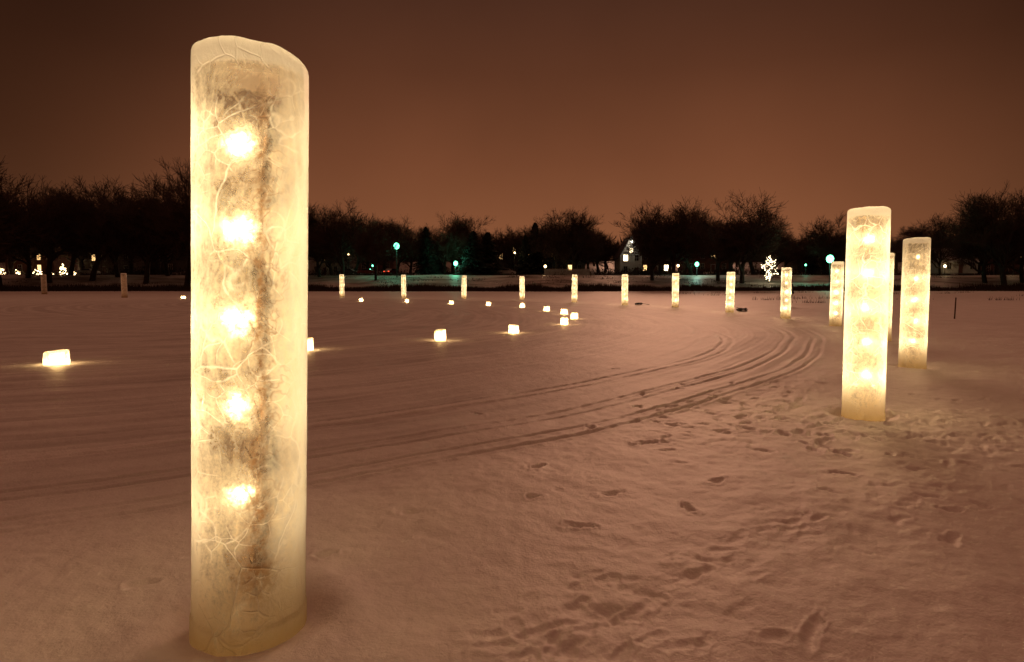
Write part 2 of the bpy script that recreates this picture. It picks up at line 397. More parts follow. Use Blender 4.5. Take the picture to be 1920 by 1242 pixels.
def post_mesh(seed,r0,r1,wob,twigs):
    pm=MB(); pr=random.Random(seed); prev=Vector((0,0,0)); N=26; pts=[prev]
    cx=cy=0
    for i in range(N):
        cx=cx*.85+pr.gauss(0,wob); cy=cy*.85+pr.gauss(0,wob*.6); nx=Vector((cx,cy,(i+1)/N)); a=i/N
        pm.tube(prev,nx,r0*(1-a)**1.5+r1,r0*(1-(i+1)/N)**1.5+r1,8,0,True); prev=nx; pts.append(nx)
    for k in range(twigs):
        q=pts[pr.randrange(1,N)].copy(); dx=pr.choice([-1,1])*pr.uniform(.6,1); rr_=r1*.6
        for j in range(6):
            q2=q+Vector((dx*pr.uniform(.010,.026),pr.gauss(0,.01),pr.uniform(.008,.026))); pm.tube(q,q2,rr_,rr_*.78,6); q=q2; rr_*=.78
    return pm.mesh('support_post',[WOOD],True)
POSTN=post_mesh(4,.050,.017,.012,26); POST=post_mesh(9,.012,.014,.006,4)
GC='glowing ice columns standing in a ring on the snow'
for i,(x,y,H,D) in enumerate(COLS):
    near=i<3
    root=obj('ice_column',None,None,(x,y,hz(x,y)*(1 if near else .6)))
    root.empty_display_size=.3
    r=random.Random(40+i)
    sl=(-.004,-.004) if i==0 else (r.uniform(-.012,.012),r.uniform(-.01,.01))
    lean=(0,math.radians(2.0),0) if i==0 else ((0,math.radians(-.8),0) if i==1 else (math.radians(r.uniform(-.6,.6)),math.radians(r.uniform(-.8,.8)),0))
    root.rotation_euler=lean
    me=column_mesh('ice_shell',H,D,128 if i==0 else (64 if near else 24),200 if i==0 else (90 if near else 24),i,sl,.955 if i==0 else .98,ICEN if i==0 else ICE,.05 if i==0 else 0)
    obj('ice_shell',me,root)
    px,py=(.050,.045) if i==0 else (r.uniform(-.05,.05),.08)
    obj('support_post',POSTN if i==0 else POST,root,(px,py,0),(0,0,0 if i==0 else r.uniform(0,3)),(1,1,H*.92))
    fr=(.856,.71,.552,.40,.235) if i==0 else (.86,.695,.53,.365,.205)
    P=(2.45,4.2,3.4)[i] if near else 3.1
    for q,k in enumerate(fr):
        bx=(-.05+r.uniform(-.01,.01)) if i==0 else r.uniform(-.03,.03)
        s=r.uniform(.85,1.1)
        if i==0: s=(.95,1.12,1.12,.98,.88)[q]
        if i==2 and q==0: s=.6
        obj('bulb_with_halo',BULBME if i<4 else BULBFAR,root,(bx*.9,-.01,H*k+r.uniform(-.01,.01)),(r.uniform(0,3),r.uniform(0,3),0),(s,s,s))
        if i<5 or q%2==0:
            L=bpy.data.lights.new('bulb_light','POINT'); L.energy=P*(1 if i<5 else 1.5)*(.3 if (i==2 and q==0) else 1)*(.75 if (i==0 and q==4) else 1)*(1.3 if (i==1 and q==4) else 1); L.color=WARM; L.shadow_soft_size=.03
            obj('bulb_light',L,root,(bx,-.03,H*k))
    lab={0:'tall cracked ice column glowing amber with five bulbs inside',1:'frosted ice column with five bulbs, darker base on trampled snow',
         2:'ice column with clear dark upper part and glowing lower bulbs'}.get(i,'slim ice column lit from inside by five stacked bulbs')
    tag(root,lab,'ice column',GC)
for i,(x,y,H,D) in enumerate([(-39.9,66,2.5,.55),(-62,85,2.6,.65)]):
    me=column_mesh('ice_column',H,D,24,20,70+i)
    o=obj('ice_column',me,None,(x,y,hz(x,y))); tag(o,'unlit grey ice column standing on the snow','ice column',GC)

# ------------------------------------------------------------------ ice lanterns
def lantern_mesh(seed,W,H):
    r=random.Random(seed); mb=MB(); seg=28; o1=r.uniform(0,50)
    prof=[(-.03,.94),(.02,1.0),(.3,1.0),(.6,.98),(.85,.96),(.94,.93),(.99,.84),(1.0,.74),(.97,.66),(.80,.6),(.5,.56)]
    th=np.linspace(0,2*math.pi,seg,endpoint=False)
    p=2.0+r.uniform(.5,2.5)
    for zf,k in prof:
        c=np.cos(th);s=np.sin(th); sq=(np.abs(c)**p+np.abs(s)**p)**(-1/p)
        rr_=W/2*k*sq*(1+.08*vn(c*1.5+o1,s*1.5+zf*1.2)); 
        z=zf*H*(1+.08*vn(c*1.1+o1,s*1.1)*(zf>.5))+.05*H*c*(zf>.6)
        for i in range(seg): mb.v.append((float(c[i]*rr_[i]),float(s[i]*rr_[i]),float(z[i])))
    for j in range(len(prof)-1):
        for i in range(seg):
            k=(i+1)%seg; mb.f.append((j*seg+i,j*seg+k,(j+1)*seg+k,(j+1)*seg+i)); mb.m.append(0)
    return mb.mesh('ice_block',[ICEB],True)
fm=MB(); fm.ball((0,0,0),.075,0,16,12,1.1); FL=fm.mesh('candle',[FLAME],True)
LANT=[(-8.66,12.1,.42,.27),(-4.68,14.6,.25,.30),(-1.9,16.9,.26,.30),(.05,19.8,.28,.26),(1.95,23.8,.27,.27),(2.57,31.5,.29,.27),(2.63,27,.28,.26),
 (1.9,35,.28,.27),(.63,39.6,.28,.26),(-1.6,43.3,.29,.26),(-4.4,46.5,.32,.26),(-8.2,50,.28,.26),(-12.5,53,.3,.26),(-31.8,62,.35,.27)]
for i,(x,y,W,H) in enumerate(LANT):
    r=random.Random(i+90)
    root=obj('ice_lantern',None,None,(x,y,hz(x,y)-.01),(0,0,r.uniform(0,3)))
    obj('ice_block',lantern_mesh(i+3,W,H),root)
    obj('candle',FL,root,(0,0,H*.5),(0,0,0),(W/.3,W/.3,1))
    L=bpy.data.lights.new('candle_light','POINT'); L.energy=22; L.color=(1,.70,.34); L.shadow_soft_size=.03
    obj('candle_light',L,root,(0,0,H*.6))
    tag(root,'wide squat ice lantern glowing on the snow' if i==0 else 'small ice bucket lantern glowing on the snow','ice lantern','small ice lanterns along the loop')

# ------------------------------------------------------------------ trees
BARK=simple('dark_bark',(.055,.036,.028),(.03,.02,.016),3,.9)
TWIG=simple('twigs',(.085,.050,.035),(.045,.028,.020),1,.95)
NEED=simple('needles',(.016,.022,.014),(.010,.014,.010),2,.9)
def make_tree(seed,spread=1.0):
    r=random.Random(seed); T=MB(); C=MB()
    NS=[5,4,3,2,2]; CH=[12,9,7,7,0]; RAT=[.64,.60,.6,.60]
    def grow(p,d,L,rad,lv):
        n=NS[lv]; pts=[(p,rad)]; q=p.copy(); dd=d.copy()
        for i in range(n):
            w=.10 if lv==0 else .20
            dd=(dd+Vector((r.gauss(0,w),r.gauss(0,w),r.gauss(0,w)+.05))).normalized()
            q2=q+dd*L/n; r1=rad*(1-.65*(i+1)/n) if lv else rad*(1-.5*(i+1)/n)
            (T if lv<2 else C).tube(q,q2,pts[-1][1],max(r1,.016),[7,5,3,3,3][lv]); q=q2; pts.append((q,max(r1,.016)))
        if lv>=4: return
        for c in range(CH[lv]):
            tt=r.uniform(.30 if lv==0 else .2,1.0) if c else 1.0
            k=min(int(tt*n),n-1); f=tt*n-k; pp=pts[k][0].lerp(pts[k+1][0],min(f,1)); pr_=pts[k+1][1]
            ax=dd.orthogonal().normalized(); ax.rotate(Matrix.Rotation(r.uniform(0,6.283),3,dd))
            nd=d.copy().lerp(dd,.5).normalized(); nd.rotate(Matrix.Rotation(math.radians(r.uniform(28,68 if lv==0 else 60))*spread*(.5 if c==0 else 1),3,ax))
            nd=(nd+Vector((0,0,.12))).normalized()
            grow(pp,nd,L*RAT[lv]*r.uniform(.8,1.1),max(pr_*.72,.024),lv+1)
    grow(Vector((0,0,-.3)),Vector((0,0,1)),7.0,.36,0)
    zs=sorted(v[2] for v in C.v); zm=zs[int(len(zs)*.995)]; k=10.0/zm
    for M in(T,C): M.v=[(a*k,b*k,c*k) for a,b,c in M.v]
    return T.mesh('trunk',[BARK],True),C.mesh('crown',[TWIG])
def make_fir(seed):
    r=random.Random(seed); T=MB(); C=MB()
    T.tube((0,0,-.3),(0,0,9.8),.2,.03,7)
    for i in range(44):
        z=.7+9.2*(i/44)**.95; R=(2.5*(1-(z/10.2))**.8+.12)*r.uniform(.75,1.12)
        for j in range(13):
            a=r.uniform(0,6.283); L=R*r.uniform(.55,1.15); ca,sa=math.cos(a),math.sin(a); dr=.25*L
            for k in range(5):
                f0=k/5; f1=(k+1.3)/5; w=.22*(1.2-f0)*L/1.6+.06
                p0=Vector((ca*L*f0,sa*L*f0,z-dr*f0+r.uniform(-.05,.1))); p1=Vector((ca*L*f1,sa*L*f1,z-dr*f1-r.uniform(0,.18)))
                sd=Vector((-sa,ca,0))*w
                C.face([p0,p1+sd+Vector((0,0,-.12)),p1*1.02,p1-sd+Vector((0,0,-.12))])
    return T.mesh('trunk',[BARK],True),C.mesh('crown',[NEED])
TV=[make_tree(s,sp) for s,sp in((1,1),(2,1.1),(3,.9),(4,1.0),(5,.95),(6,1.05))]
FV=[make_fir(1),make_fir(2)]
def place_tree(Xp,yt,D,kind='tree',wide=1.0,lab=None,grp='bare trees along the far shore'):
    r=random.Random(int(Xp*7+D)); x=(Xp-960)/1200*D; z0=float(height(np.array([x]),np.array([D]),False)[0])
    Hh=(530-yt)/1200*D+1.55-z0
    tm,cm=(TV[r.randrange(6)] if kind=='tree' else FV[r.randrange(2)])
    root=obj('bare_tree' if kind=='tree' else 'fir_tree',None,None,(x,D,z0-.1),(0,0,r.uniform(0,6.28)),(Hh/10*wide,Hh/10*wide,Hh/10))
    obj('trunk',tm,root); obj('crown',cm,root)
    if kind=='tree': tag(root,lab or 'leafless dark tree with dense twiggy crown on snowy bank','tree',grp)
    else: tag(root,lab or 'dark pointed fir tree on the snowy bank','fir tree','fir trees along the far shore')
for Xp,yt,D,w in [(-60,330,120,1),(0,305,122,1),(55,362,135,1.1),(95,352,128,1.1),(135,368,150,1.2),(175,350,132,1.1),(225,352,138,1.1),(275,362,130,1.2),(318,375,142,1.1),(352,320,128,.9),
 (400,350,135,1),(450,360,140,1.1),(505,372,133,1.1),(555,388,150,1.1),(600,398,140,1.1),(642,386,136,1.1),(688,415,165,1.2),(705,420,132,.9),(742,416,150,1.2),(835,410,152,1.1),(866,406,165,1.2),
 (962,440,170,1.3),(1045,404,155,1.1),(1078,400,150,1.1),(1105,425,165,1.2),(1135,440,180,1.3),(1222,390,136,1.1),(1262,384,133,1.15),(1295,400,150,1.1),(1345,388,137,1.1),(1390,374,134,1.2),(1435,400,150,1.2),(1466,436,175,1.2),
 (1518,440,180,1.2),(1560,408,150,1.1),(1600,420,160,1.1),(1650,432,150,1),(1730,428,165,1.1),(1762,410,150,1.1),(1795,415,160,1.1),(1845,378,135,1.1),(1882,362,128,1.1),(1915,370,134,1),(1960,350,125,1),(2010,380,130,1),
 (30,365,156,1.3),(155,360,158,1.3),(250,365,158,1.3),(300,372,158,1.3),(625,402,158,1.3),(665,410,158,1.3),(720,418,170,1.3),(770,428,172,1.4),(848,414,172,1.3),(940,436,176,1.4),(1030,416,172,1.3),(1062,410,172,1.3),(1092,416,174,1.3),(1120,434,176,1.4),
 (1240,396,156,1.3),(1280,398,160,1.3),(1370,384,158,1.3),(1412,388,160,1.3),(1450,415,162,1.2),(1545,415,165,1.3),(1580,420,168,1.3),(1830,400,158,1.3),(1865,378,156,1.3)]:
    place_tree(Xp,yt,D,'tree',w)
for Xp,yt,D,w in [(800,424,150,1.3),(822,450,155,1.2),(888,432,148,1.8),(915,434,152,1.8),(1003,416,160,1.2),(985,440,158,1.3),(1520,460,170,1.2)]:
    place_tree(Xp,yt,D,'fir',w)
r=random.Random(77)
for i in range(62):
    Xp=-150+i*37+r.uniform(-14,14); off=0 if Xp>560 else -35
    if Xp>1700: off=-15
    place_tree(Xp,r.uniform(424,452)+off,r.uniform(186,222),'tree',1.35,'leafless dark tree behind the lakeside houses','bare trees behind the houses')
def thicket(n,per,xr,yr,z0f,hr,wr,seed,sx=1.6):
    rs=np.random.RandomState(seed)
    cx=rs.uniform(-xr,xr,n); cy=rs.uniform(yr[0],yr[1],n); hh=rs.uniform(hr[0],hr[1],n)
    cx=np.repeat(cx,per); cy=np.repeat(cy,per); hh=np.repeat(hh,per); N=len(cx)
    z0=height(cx,cy,False) if z0f is None else np.full(N,float(z0f))
    tt=rs.uniform(.02,1,N)**.7
    bx=cx+rs.normal(0,sx,N)*(.5+tt); by=cy+rs.normal(0,sx*.6,N); bz=z0+hh*tt*rs.uniform(.1,.85,N)-.1
    dx=rs.normal(0,.4,N)*hh*.12; dz=rs.uniform(.08,.3,N)*hh; w=rs.uniform(*wr,N)
    v0=np.stack([bx-w,by,bz],-1); v1=np.stack([bx+w,by+rs.normal(0,.05,N),bz],-1); v2=np.stack([bx+dx,by+rs.normal(0,.2,N),bz+dz],-1)
    V=np.stack([v0,v1,v2],1).reshape(-1,3)
    return V.tolist(),[(3*i,3*i+1,3*i+2) for i in range(N)]
v_,f_=thicket(700,150,310,(228,262),6,(9,15),(.08,.30),5)
me=bpy.data.meshes.new('distant_woodland'); me.from_pydata(v_,[],f_); me.materials.append(TWIG)
o=obj('distant_woodland',me); o["kind"]="stuff"; tag(o,'dense dark leafless wood beyond the houses','woodland')
v_,f_=thicket(420,90,190,(158,166),None,(1.0,3.0),(.04,.14),6,1.1)
v2_,f2_=thicket(110,60,180,(124,144),None,(.4,1.3),(.03,.09),8,1.2)
b0=len(v_); v_+=v2_; f_+=[tuple(b0+q for q in f) for f in f2_]
me=bpy.data.meshes.new('underbrush'); me.from_pydata(v_,[],f_); me.materials.append(BARK)
o=obj('underbrush',me); o["kind"]="stuff"; tag(o,'dark leafless shrubs and hedges before the houses','shrubs')
REED=simple('dry_reeds',(.05,.032,.018),(.025,.016,.011),2,.9)
rs=np.random.RandomState(5)
N=52000
x=rs.uniform(-160,160,N); e=118+7*vn(x*.02+3,x*0+2)+3*vn(x*.11,x*0+9); y=e+rs.normal(0,2.2,N)
hg=rs.uniform(.35,1.2,N)*(1+.9*vn(x*.25,x*0+1)); w=rs.uniform(.03,.10,N); dx=rs.normal(0,.16,N); z0=np.clip((y-e)*.04,0,1)
V=np.stack([np.stack([x-w,y,z0-.05],-1),np.stack([x+w,y,z0-.05],-1),np.stack([x+dx,y+.05,z0+hg],-1)],1).reshape(-1,3).tolist()
for k in range(34):
    cx=rs.uniform(22,75); cy=rs.uniform(45,100)
    for j in range(40):
        xx=cx+rs.normal(0,.9); yy=cy+rs.normal(0,.3); h=rs.uniform(.1,.4)
        V+=[(xx-.02,yy,-.02),(xx+.02,yy,-.02),(xx+rs.normal(0,.1),yy,h)]
me=bpy.data.meshes.new('dry_reeds'); me.from_pydata(V,[],[(3*i,3*i+1,3*i+2) for i in range(len(V)//3)]); me.materials.append(REED)
o=obj('dry_reeds',me); o["kind"]="stuff"; tag(o,'band of dark dry reeds along the frozen shoreline','reeds')

# ------------------------------------------------------------------ road
ROAD=simple('packed_snow_road',(.22,.20,.20),(.10,.09,.09),.6,.7)
mb=MB(); mb.box(0,153.5,3.27,420,6.5,.10)
me=mb.mesh('road',[ROAD]); o=obj('road',me); struct(o)

# ------------------------------------------------------------------ houses
WALLS={'white':simple('white_siding',(.55,.53,.50),(.42,.40,.38),1,.8),'brick':simple('brick_wall',(.16,.08,.055),(.11,.055,.04),4,.9),
 'stone':simple('stone_wall',(.18,.16,.14),(.12,.11,.09),2,.9),'dark':simple('dark_siding',(.08,.07,.06),(.05,.045,.04),1,.9)}
ROOF=simple('snowy_roof',(.06,.05,.048),(.035,.03,.03),2,.9); ROOFS=simple('snow_covered_roof',(.10,.09,.09),(.42,.40,.40),.6,.9)
TRIM=simple('white_trim',(.5,.48,.45),None,2,.7); DARKG=simple('dark_glass',(.03,.03,.035),None,1,.15)
LITW=emit('lit_window',(1,.58,.22),3.0); LITP=emit('bright_window',(1,.78,.45),8); DOORM=simple('painted_door',(.13,.04,.03),None,2,.5)
def win_mesh(w,h,lit):
    mb=MB(); mb.box(0,-.03,0,w,.04,h,1); f=.09
    for sx in(-1,1): mb.box(sx*(w/2+f/2),-.05,0,f,.12,h+2*f,0)
    for sz in(-1,1): mb.box(0,-.05,sz*(h/2+f/2),w,.12,f,0)
    mb.box(0,-.065,0,.05,.03,h,0); mb.box(0,-.07,0,w,.025,.05,0)
    return mb.mesh('window',[TRIM,lit])
WM={'d':win_mesh(.95,1.45,DARKG),'l':win_mesh(.95,1.45,LITW),'b':win_mesh(1.1,1.5,LITP)}
def house(Xp,D,w,dep,h,rh,wall,front_gable,cols,litpat,label,roof=ROOF,rot=0,portico=False,zb=None):
    x=(Xp-960)/1200*D; z0=float(height(np.array([x]),np.array([D]),False)[0]) if zb is None else zb
    root=obj('house',None,None,(x,D,z0-.2),(0,0,rot)); tag(root,label,'house')
    M=WALLS[wall]; mb=MB(); mb.box(0,dep/2,h/2,w,dep,h)
    if front_gable:
        for yy in(0,dep): 
            mb.face([(-w/2,yy,h),(w/2,yy,h),(0,yy,h+rh)])
    else:
        for xx in(-w/2,w/2): mb.face([(xx,0,h),(xx,dep,h),(xx,dep/2,h+rh)])
    obj('wall',mb.mesh('wall',[M]),root)
    rb=MB(); t_=.22; ov=.45
    def slab(a,b,c,d):
        n=(Vector(b)-Vector(a)).cross(Vector(d)-Vector(a)).normalized()
        if n.z<0:n=-n
        top=[Vector(q)+n*t_ for q in(a,b,c,d)]; bot=[Vector(q)+n*.02 for q in(a,b,c,d)]
        rb.face(top); rb.face(bot[::-1])
        for i in range(4): rb.face([bot[i],bot[(i+1)%4],top[(i+1)%4],top[i]])
    if front_gable:
        k=rh/(w/2)
        for s in(-1,1): slab((s*(w/2+ov),-ov,h-ov*k),(s*(w/2+ov),dep+ov,h-ov*k),(0,dep+ov,h+rh),(0,-ov,h+rh))
    else:
        k=rh/(dep/2)
        slab((-w/2-ov,-ov,h-ov*k),(w/2+ov,-ov,h-ov*k),(w/2+ov,dep/2,h+rh),(-w/2-ov,dep/2,h+rh))
        slab((-w/2-ov,dep+ov,h-ov*k),(w/2+ov,dep+ov,h-ov*k),(w/2+ov,dep/2,h+rh),(-w/2-ov,dep/2,h+rh))
    ro=obj('roof',rb.mesh('roof',[roof]),root)
    cb=MB(); cb.box(w*.28,dep*.5,h+rh*.8,.9,.8,rh*.9+1.2); cb.box(w*.28,dep*.5,h+rh*1.25+.7,1.1,1.0,.2)
    obj('chimney',cb.mesh('chimney',[WALLS['brick']]),ro)
    ns=2 if h>4.5 else 1; k=0
    for s in range(ns):
        for c in range(cols):
            xx=-w/2+w*(c+.5)/cols; zz=1.75+s*2.85
            if s==0 and c==cols//2:
                db=MB(); db.box(0,-.04,1.1,1.0,.08,2.1,0); db.box(0,-.05,2.25,1.3,.12,.16,1)
                for q in(-1,1): db.box(q*.58,-.05,1.1,.14,.12,2.1,1)
                obj('door',db.mesh('door',[DOORM,TRIM]),root,(xx,0,0)); k+=1; continue
            ch=litpat[k%len(litpat)]; k+=1
            obj('window',WM[ch],root,(xx,0,zz))
    if front_gable and rh>2.5: obj('window',WM[litpat[-1]],root,(0,0,h+rh*.28),(0,0,0),(.8,1,.8))
    if portico:
        pb=MB()
        for c in range(4): pb.tube((-2.4+c*1.6,-1.6,0),(-2.4+c*1.6,-1.6,h-.4),.2,.17,10,0,True)
        pb.box(0,-.9,h-.2,5.8,1.7,.4); pb.face([(-2.9,-1.8,h),(2.9,-1.8,h),(0,-1.8,h+1.3)]); pb.face([(-2.9,-1.8,h),(0,-1.8,h+1.3),(0,0,h+1.3),(-2.9,0,h)]); pb.face([(2.9,-1.8,h),(2.9,0,h),(0,0,h+1.3),(0,-1.8,h+1.3)])
        obj('portico',pb.mesh('portico',[TRIM]),root)
    return root
house(60,172,13,9,5.6,3,'brick',False,5,'dddld','dark brick house behind bare trees')
house(200,168,14,9,5.8,2.6,'stone',False,5,'ddddddld','stone two-storey house with rows of dark windows')
house(300,176,10,9,5.6,3.2,'dark',True,3,'dddd','dark gabled house behind bare trees')
house(430,170,12,9,5.6,3,'stone',False,4,'dldd','stone two-storey house with lit window')
house(612,166,12.5,9,6.0,2.4,'white',False,5,'dddddddldd','white colonial house with columned portico',portico=True)
house(705,180,10,8,5.6,3.2,'brick',False,3,'dddd','dark brick house behind bare trees')
house(965,176,11,9,5.6,3.2,'brick',True,3,'dldl','brick gabled house with a few lit windows')
house(1050,172,13,9,3.6,2.6,'stone',False,5,'dddl','low stone house with a patchy snow roof',roof=ROOFS)
hl=house(1182,165,5.6,9,5.2,4.8,'white',True,2,'ddb','white steep-gabled house with floodlit gable')
house(1228,171,8.5,8,5.0,2.6,'dark',False,3,'ldbd','dark two-storey wing house with warm lit windows')
house(1325,178,12,9,5.6,3.4,'brick',False,4,'ddld','brick house with one lit window behind trees')
house(1530,176,11,9,5.6,3.2,'stone',True,3,'dldd','stone gabled house behind bare trees')
house(1640,180,12,9,5.6,3,'dark',False,4,'dddl','dark two-storey house behind trees')
house(1797,152,8.2,9,2.9,3.0,'white',False,3,'ddd','small white house with a pale snowy roof',roof=simple('snow_blanket_roof',(.7,.68,.68),(.6,.58,.58),1,.8),zb=3.9)
house(1880,172,12,9,5.0,3,'brick',False,4,'dddl','brick house with a lit window beside trees')
def plight(x,y,z,e,c,s=.15,name='lamp_light',parent=None):
    L=bpy.data.lights.new(name,'POINT'); L.energy=e; L.color=c; L.shadow_soft_size=s
    return obj(name,L,parent,(x,y,z))
FLOOD=emit('floodlight_glow',(1,.93,.75),20)
mb=MB(); mb.box(0,-.75,0,.5,.2,.3,0); mb.tube((0,0,0),(0,-.7,0),.03,.03,6,1); 
obj('floodlight',mb.mesh('floodlight',[FLOOD,BLACK]),hl,(0,0,8.7)); plight(0,-1.3,8.2,170,(1,.88,.66),.1,'floodlight_light',hl)

# ------------------------------------------------------------------ street lamps
TEAL=emit('teal_lamp_glass',(.14,1,.50),8); POLE=simple('lamp_pole_paint',(.05,.055,.05),None,4,.5)
WARML=emit('warm_lamp_glass',(1,.66,.30),18)
def lamp(Xp,D,Hh,gm,col,e,label,s=.26):
    x=(Xp-960)/1200*D; z0=float(height(np.array([x]),np.array([D]),False)[0])
    root=obj('street_lamp',None,None,(x,D,z0)); tag(root,label,'street lamp','street lamps along the lakeside road')
    mb=MB(); mb.tube((0,0,0),(0,0,.5),.16,.12,10,0,True); mb.tube((0,0,.5),(0,0,Hh-.35),.08,.055,10,0,True); mb.tube((0,0,Hh-.4),(0,0,Hh-.3),.16,.2,10,0,True)
    obj('pole',mb.mesh('pole',[POLE]),root)
    mb=MB(); mb.ball((0,0,Hh),s,0,12,8,1.15); obj('lamp_globe',mb.mesh('lamp_globe',[gm],True),root)
    mb=MB(); mb.tube((0,0,Hh+s*1.15),(0,0,Hh+s*1.15+.18),.2,.04,10,0,True); obj('lamp_cap',mb.mesh('lamp_cap',[POLE]),root)
    plight(0,-s-.25,Hh,e,col,.1,'lamp_light',root)
TC=(.18,1,.6)
lamp(745,136,6.6,TEAL,TC,800,'tall dark street lamp with bright teal globe',.58)
lamp(1553,130,5.6,TEAL,TC,1000,'street lamp with glaring teal globe by the bank',.70)
lamp(855,146,2.6,TEAL,TC,500,'short lamp with teal light near parked cars',.46)
lamp(1305,146,2.6,TEAL,(.5,1,.8),380,'short lamp with pale green light by the road',.45)
lamp(885,156,2.4,TEAL,TC,90,'short lamp with teal light near parked cars',.26)
lamp(700,156,2.4,TEAL,TC,60,'short lamp with teal light near parked cars',.2)
lamp(1508,150,2.4,TEAL,TC,60,'short lamp with teal light near parked cars',.2)
lamp(1270,156,2.4,WARML,WARM,40,'short lamp with small warm light')
lamp(1022,150,2.2,WARML,WARM,60,'short lamp with small warm light')
lamp(1768,150,2.2,WARML,WARM,60,'short lamp with small warm light')
lamp(1896,150,4.3,WARML,WARM,90,'street lamp with small warm light')
lamp(228,150,7.2,WARML,WARM,60,'tall lamp with small warm light among trees',.28)
lamp(655,156,5.2,WARML,WARM,60,'lamp with small warm light among trees',.2)
lamp(965,156,5.6,WARML,WARM,40,'lamp with small warm light among trees',.16)

# ------------------------------------------------------------------ string-lit plants
STR=emit('string_light_glow',(1,.80,.50),11); STRW=emit('warm_string_glow',(1,.68,.33),13)
def string_tree(Xp,D,Hh,W,n,mt,label,kind):
    x=(Xp-960)/1200*D; z0=float(height(np.array([x]),np.array([D]),False)[0]); r=random.Random(int(Xp))
    root=obj(kind,None,None,(x,D,z0)); tag(root,label,kind.replace('_',' '))
    if kind=='lit_tree':
        tm,cm=TV[2]; k=Hh/10; a=obj('trunk',tm,root,(0,0,0),(0,0,0),(k*.6,k*.6,k)); b=obj('crown',cm,root,(0,0,0),(0,0,0),(k*.6,k*.6,k))
    else:
        mb=MB()
        for i in range(500):
            th=r.uniform(0,6.28); ph=r.uniform(0,1.5); R=W*.5*r.uniform(.5,1); c=Vector((math.cos(th)*math.cos(ph)*R,math.sin(th)*math.cos(ph)*R,math.sin(ph)*Hh*R/(W*.5)))
            d=Vector((r.gauss(0,.15),r.gauss(0,.15),r.gauss(.1,.15))); mb.tube(c,c+d,.03,.01,3)
        obj('foliage',mb.mesh('foliage',[NEED]),root)
    mb=MB()
    if kind=='lit_tree':
        K=11; P=[]
        for i in range(K+1):
            a_=-math.pi/2+2*math.pi*i/K; q=1.0 if i%2==0 else .55
            P.append((math.cos(a_)*1.6*q,-.4+.3*math.sin(a_*3),3.0+math.sin(a_)*2.5*q))
        paths=[P,[(0,0,.4),(.1,-.3,1.6),(-.4,-.4,2.6),(.5,-.3,3.3),(-.3,-.2,4.0),(.3,0,4.7),(.1,0,5.4)]]
        for P in paths:
            c=spline(P,6)
            for q in c: mb.ball((q[0]+r.gauss(0,.09),q[1]+r.gauss(0,.09),q[2]+r.gauss(0,.09)),r.uniform(.045,.09),0,6,4)
        for i in range(24): mb.ball((r.gauss(0,.7),r.gauss(0,.5),r.uniform(1.2,4.8)),r.uniform(.04,.08),0,6,4)
    else:
        for i in range(n):
            th=r.uniform(0,6.28); ph=math.asin(r.uniform(0,1)); R=W*.52*r.uniform(.7,1.25)
            mb.ball((math.cos(th)*math.cos(ph)*R,math.sin(th)*math.cos(ph)*R,math.sin(ph)*Hh*r.uniform(.7,1.15)),r.uniform(.05,.13),0,6,4)
    obj('string_lights',mb.mesh('string_lights',[mt]),root)
    plight(0,-W*.7,Hh*.5,60,WARM,.3,'string_glow',root)
string_tree(1440,134,5.8,2.9,90,STR,'small bare tree looped with warm white string lights','lit_tree')
for Xp,n,w,h in((4,44,1.9,1.6),(34,44,1.8,1.4),(73,40,1.9,1.6),(122,56,1.4,2.6),(139,34,1.5,1.1),(98,12,1.2,1.0)):
    string_tree(Xp,156.9,h,w,n,STRW,'round bush covered in warm string lights','lit_bush')

# ------------------------------------------------------------------ cars
PAINT=[simple('white_car_paint',(.5,.5,.5),None,2,.35,0,True),simple('red_car_paint',(.25,.03,.02),None,2,.35,0,True),simple('dark_car_paint',(.05,.05,.06),None,2,.35,0,True)]
TAIL=emit('tail_lamp',(1,.08,.03),3.5)
def car(Xp,D,pm_,label,rot=0,tail=False):
    x=(Xp-960)/1200*D
    root=obj('parked_car',None,None,(x,D,3.32),(0,0,rot)); tag(root,label,'car','cars parked by the lakeside road')
    P=[(-2.2,.35),(-2.25,.75),(-2.1,.98),(-1.55,1.04),(-1.0,1.45),(.55,1.47),(1.2,1.02),(2.05,.88),(2.25,.6),(2.2,.33)]
    mb=MB(); n=len(P)
    def sec(y,k): return [(px*(1 if pz<1.05 else k),y,pz) for px,pz in P]
    ss=[sec(-.86,.96),sec(-.8,.97),sec(.8,.97),sec(.86,.96)]
    ss=[[(a,(y if c<1.05 else y*.84),c) for a,y,c in s] for s in ss]
    for s in ss: mb.v+=s
    for j in range(3):
        for i in range(n): k=(i+1)%n; mb.f.append((j*n+i,j*n+k,(j+1)*n+k,(j+1)*n+i)); mb.m.append(0)
    mb.f.append(tuple(range(n))); mb.m.append(0); mb.f.append(tuple(3*n+n-1-i for i in range(n))); mb.m.append(0)
    obj('body',mb.mesh('body',[pm_]),root)
    for s in(-1,1):
        wb=MB(); wb.face([(-1.4,s*.872,1.06),(.98,s*.872,1.06),(.5,s*.76,1.40),(-.98,s*.76,1.40)]); obj('window',wb.mesh('window',[DARKG]),root)
    wh=MB(); wh.tube((0,-.11,0),(0,.11,0),.33,.33,16,0,True); wh.tube((0,-.12,0),(0,.12,0),.18,.18,12,1,True); wm=wh.mesh('wheel',[BLACK,TRIM])
    for wx in(-1.35,1.35):
        for s in(-1,1): obj('wheel',wm,root,(wx,s*.8,.33))
    if tail:
        for s in(-.6,.6):
            tb=MB(); tb.box(-2.27,s,.82,.06,.3,.14); obj('tail_light',tb.mesh('tail_light',[TAIL]),root)
car(170,152,PAINT[0],'pale snow-dusted car parked by the road')
car(655,152,PAINT[2],'dark snow-dusted car parked by the road')
car(690,152,PAINT[1],'red snow-dusted car parked by the road')
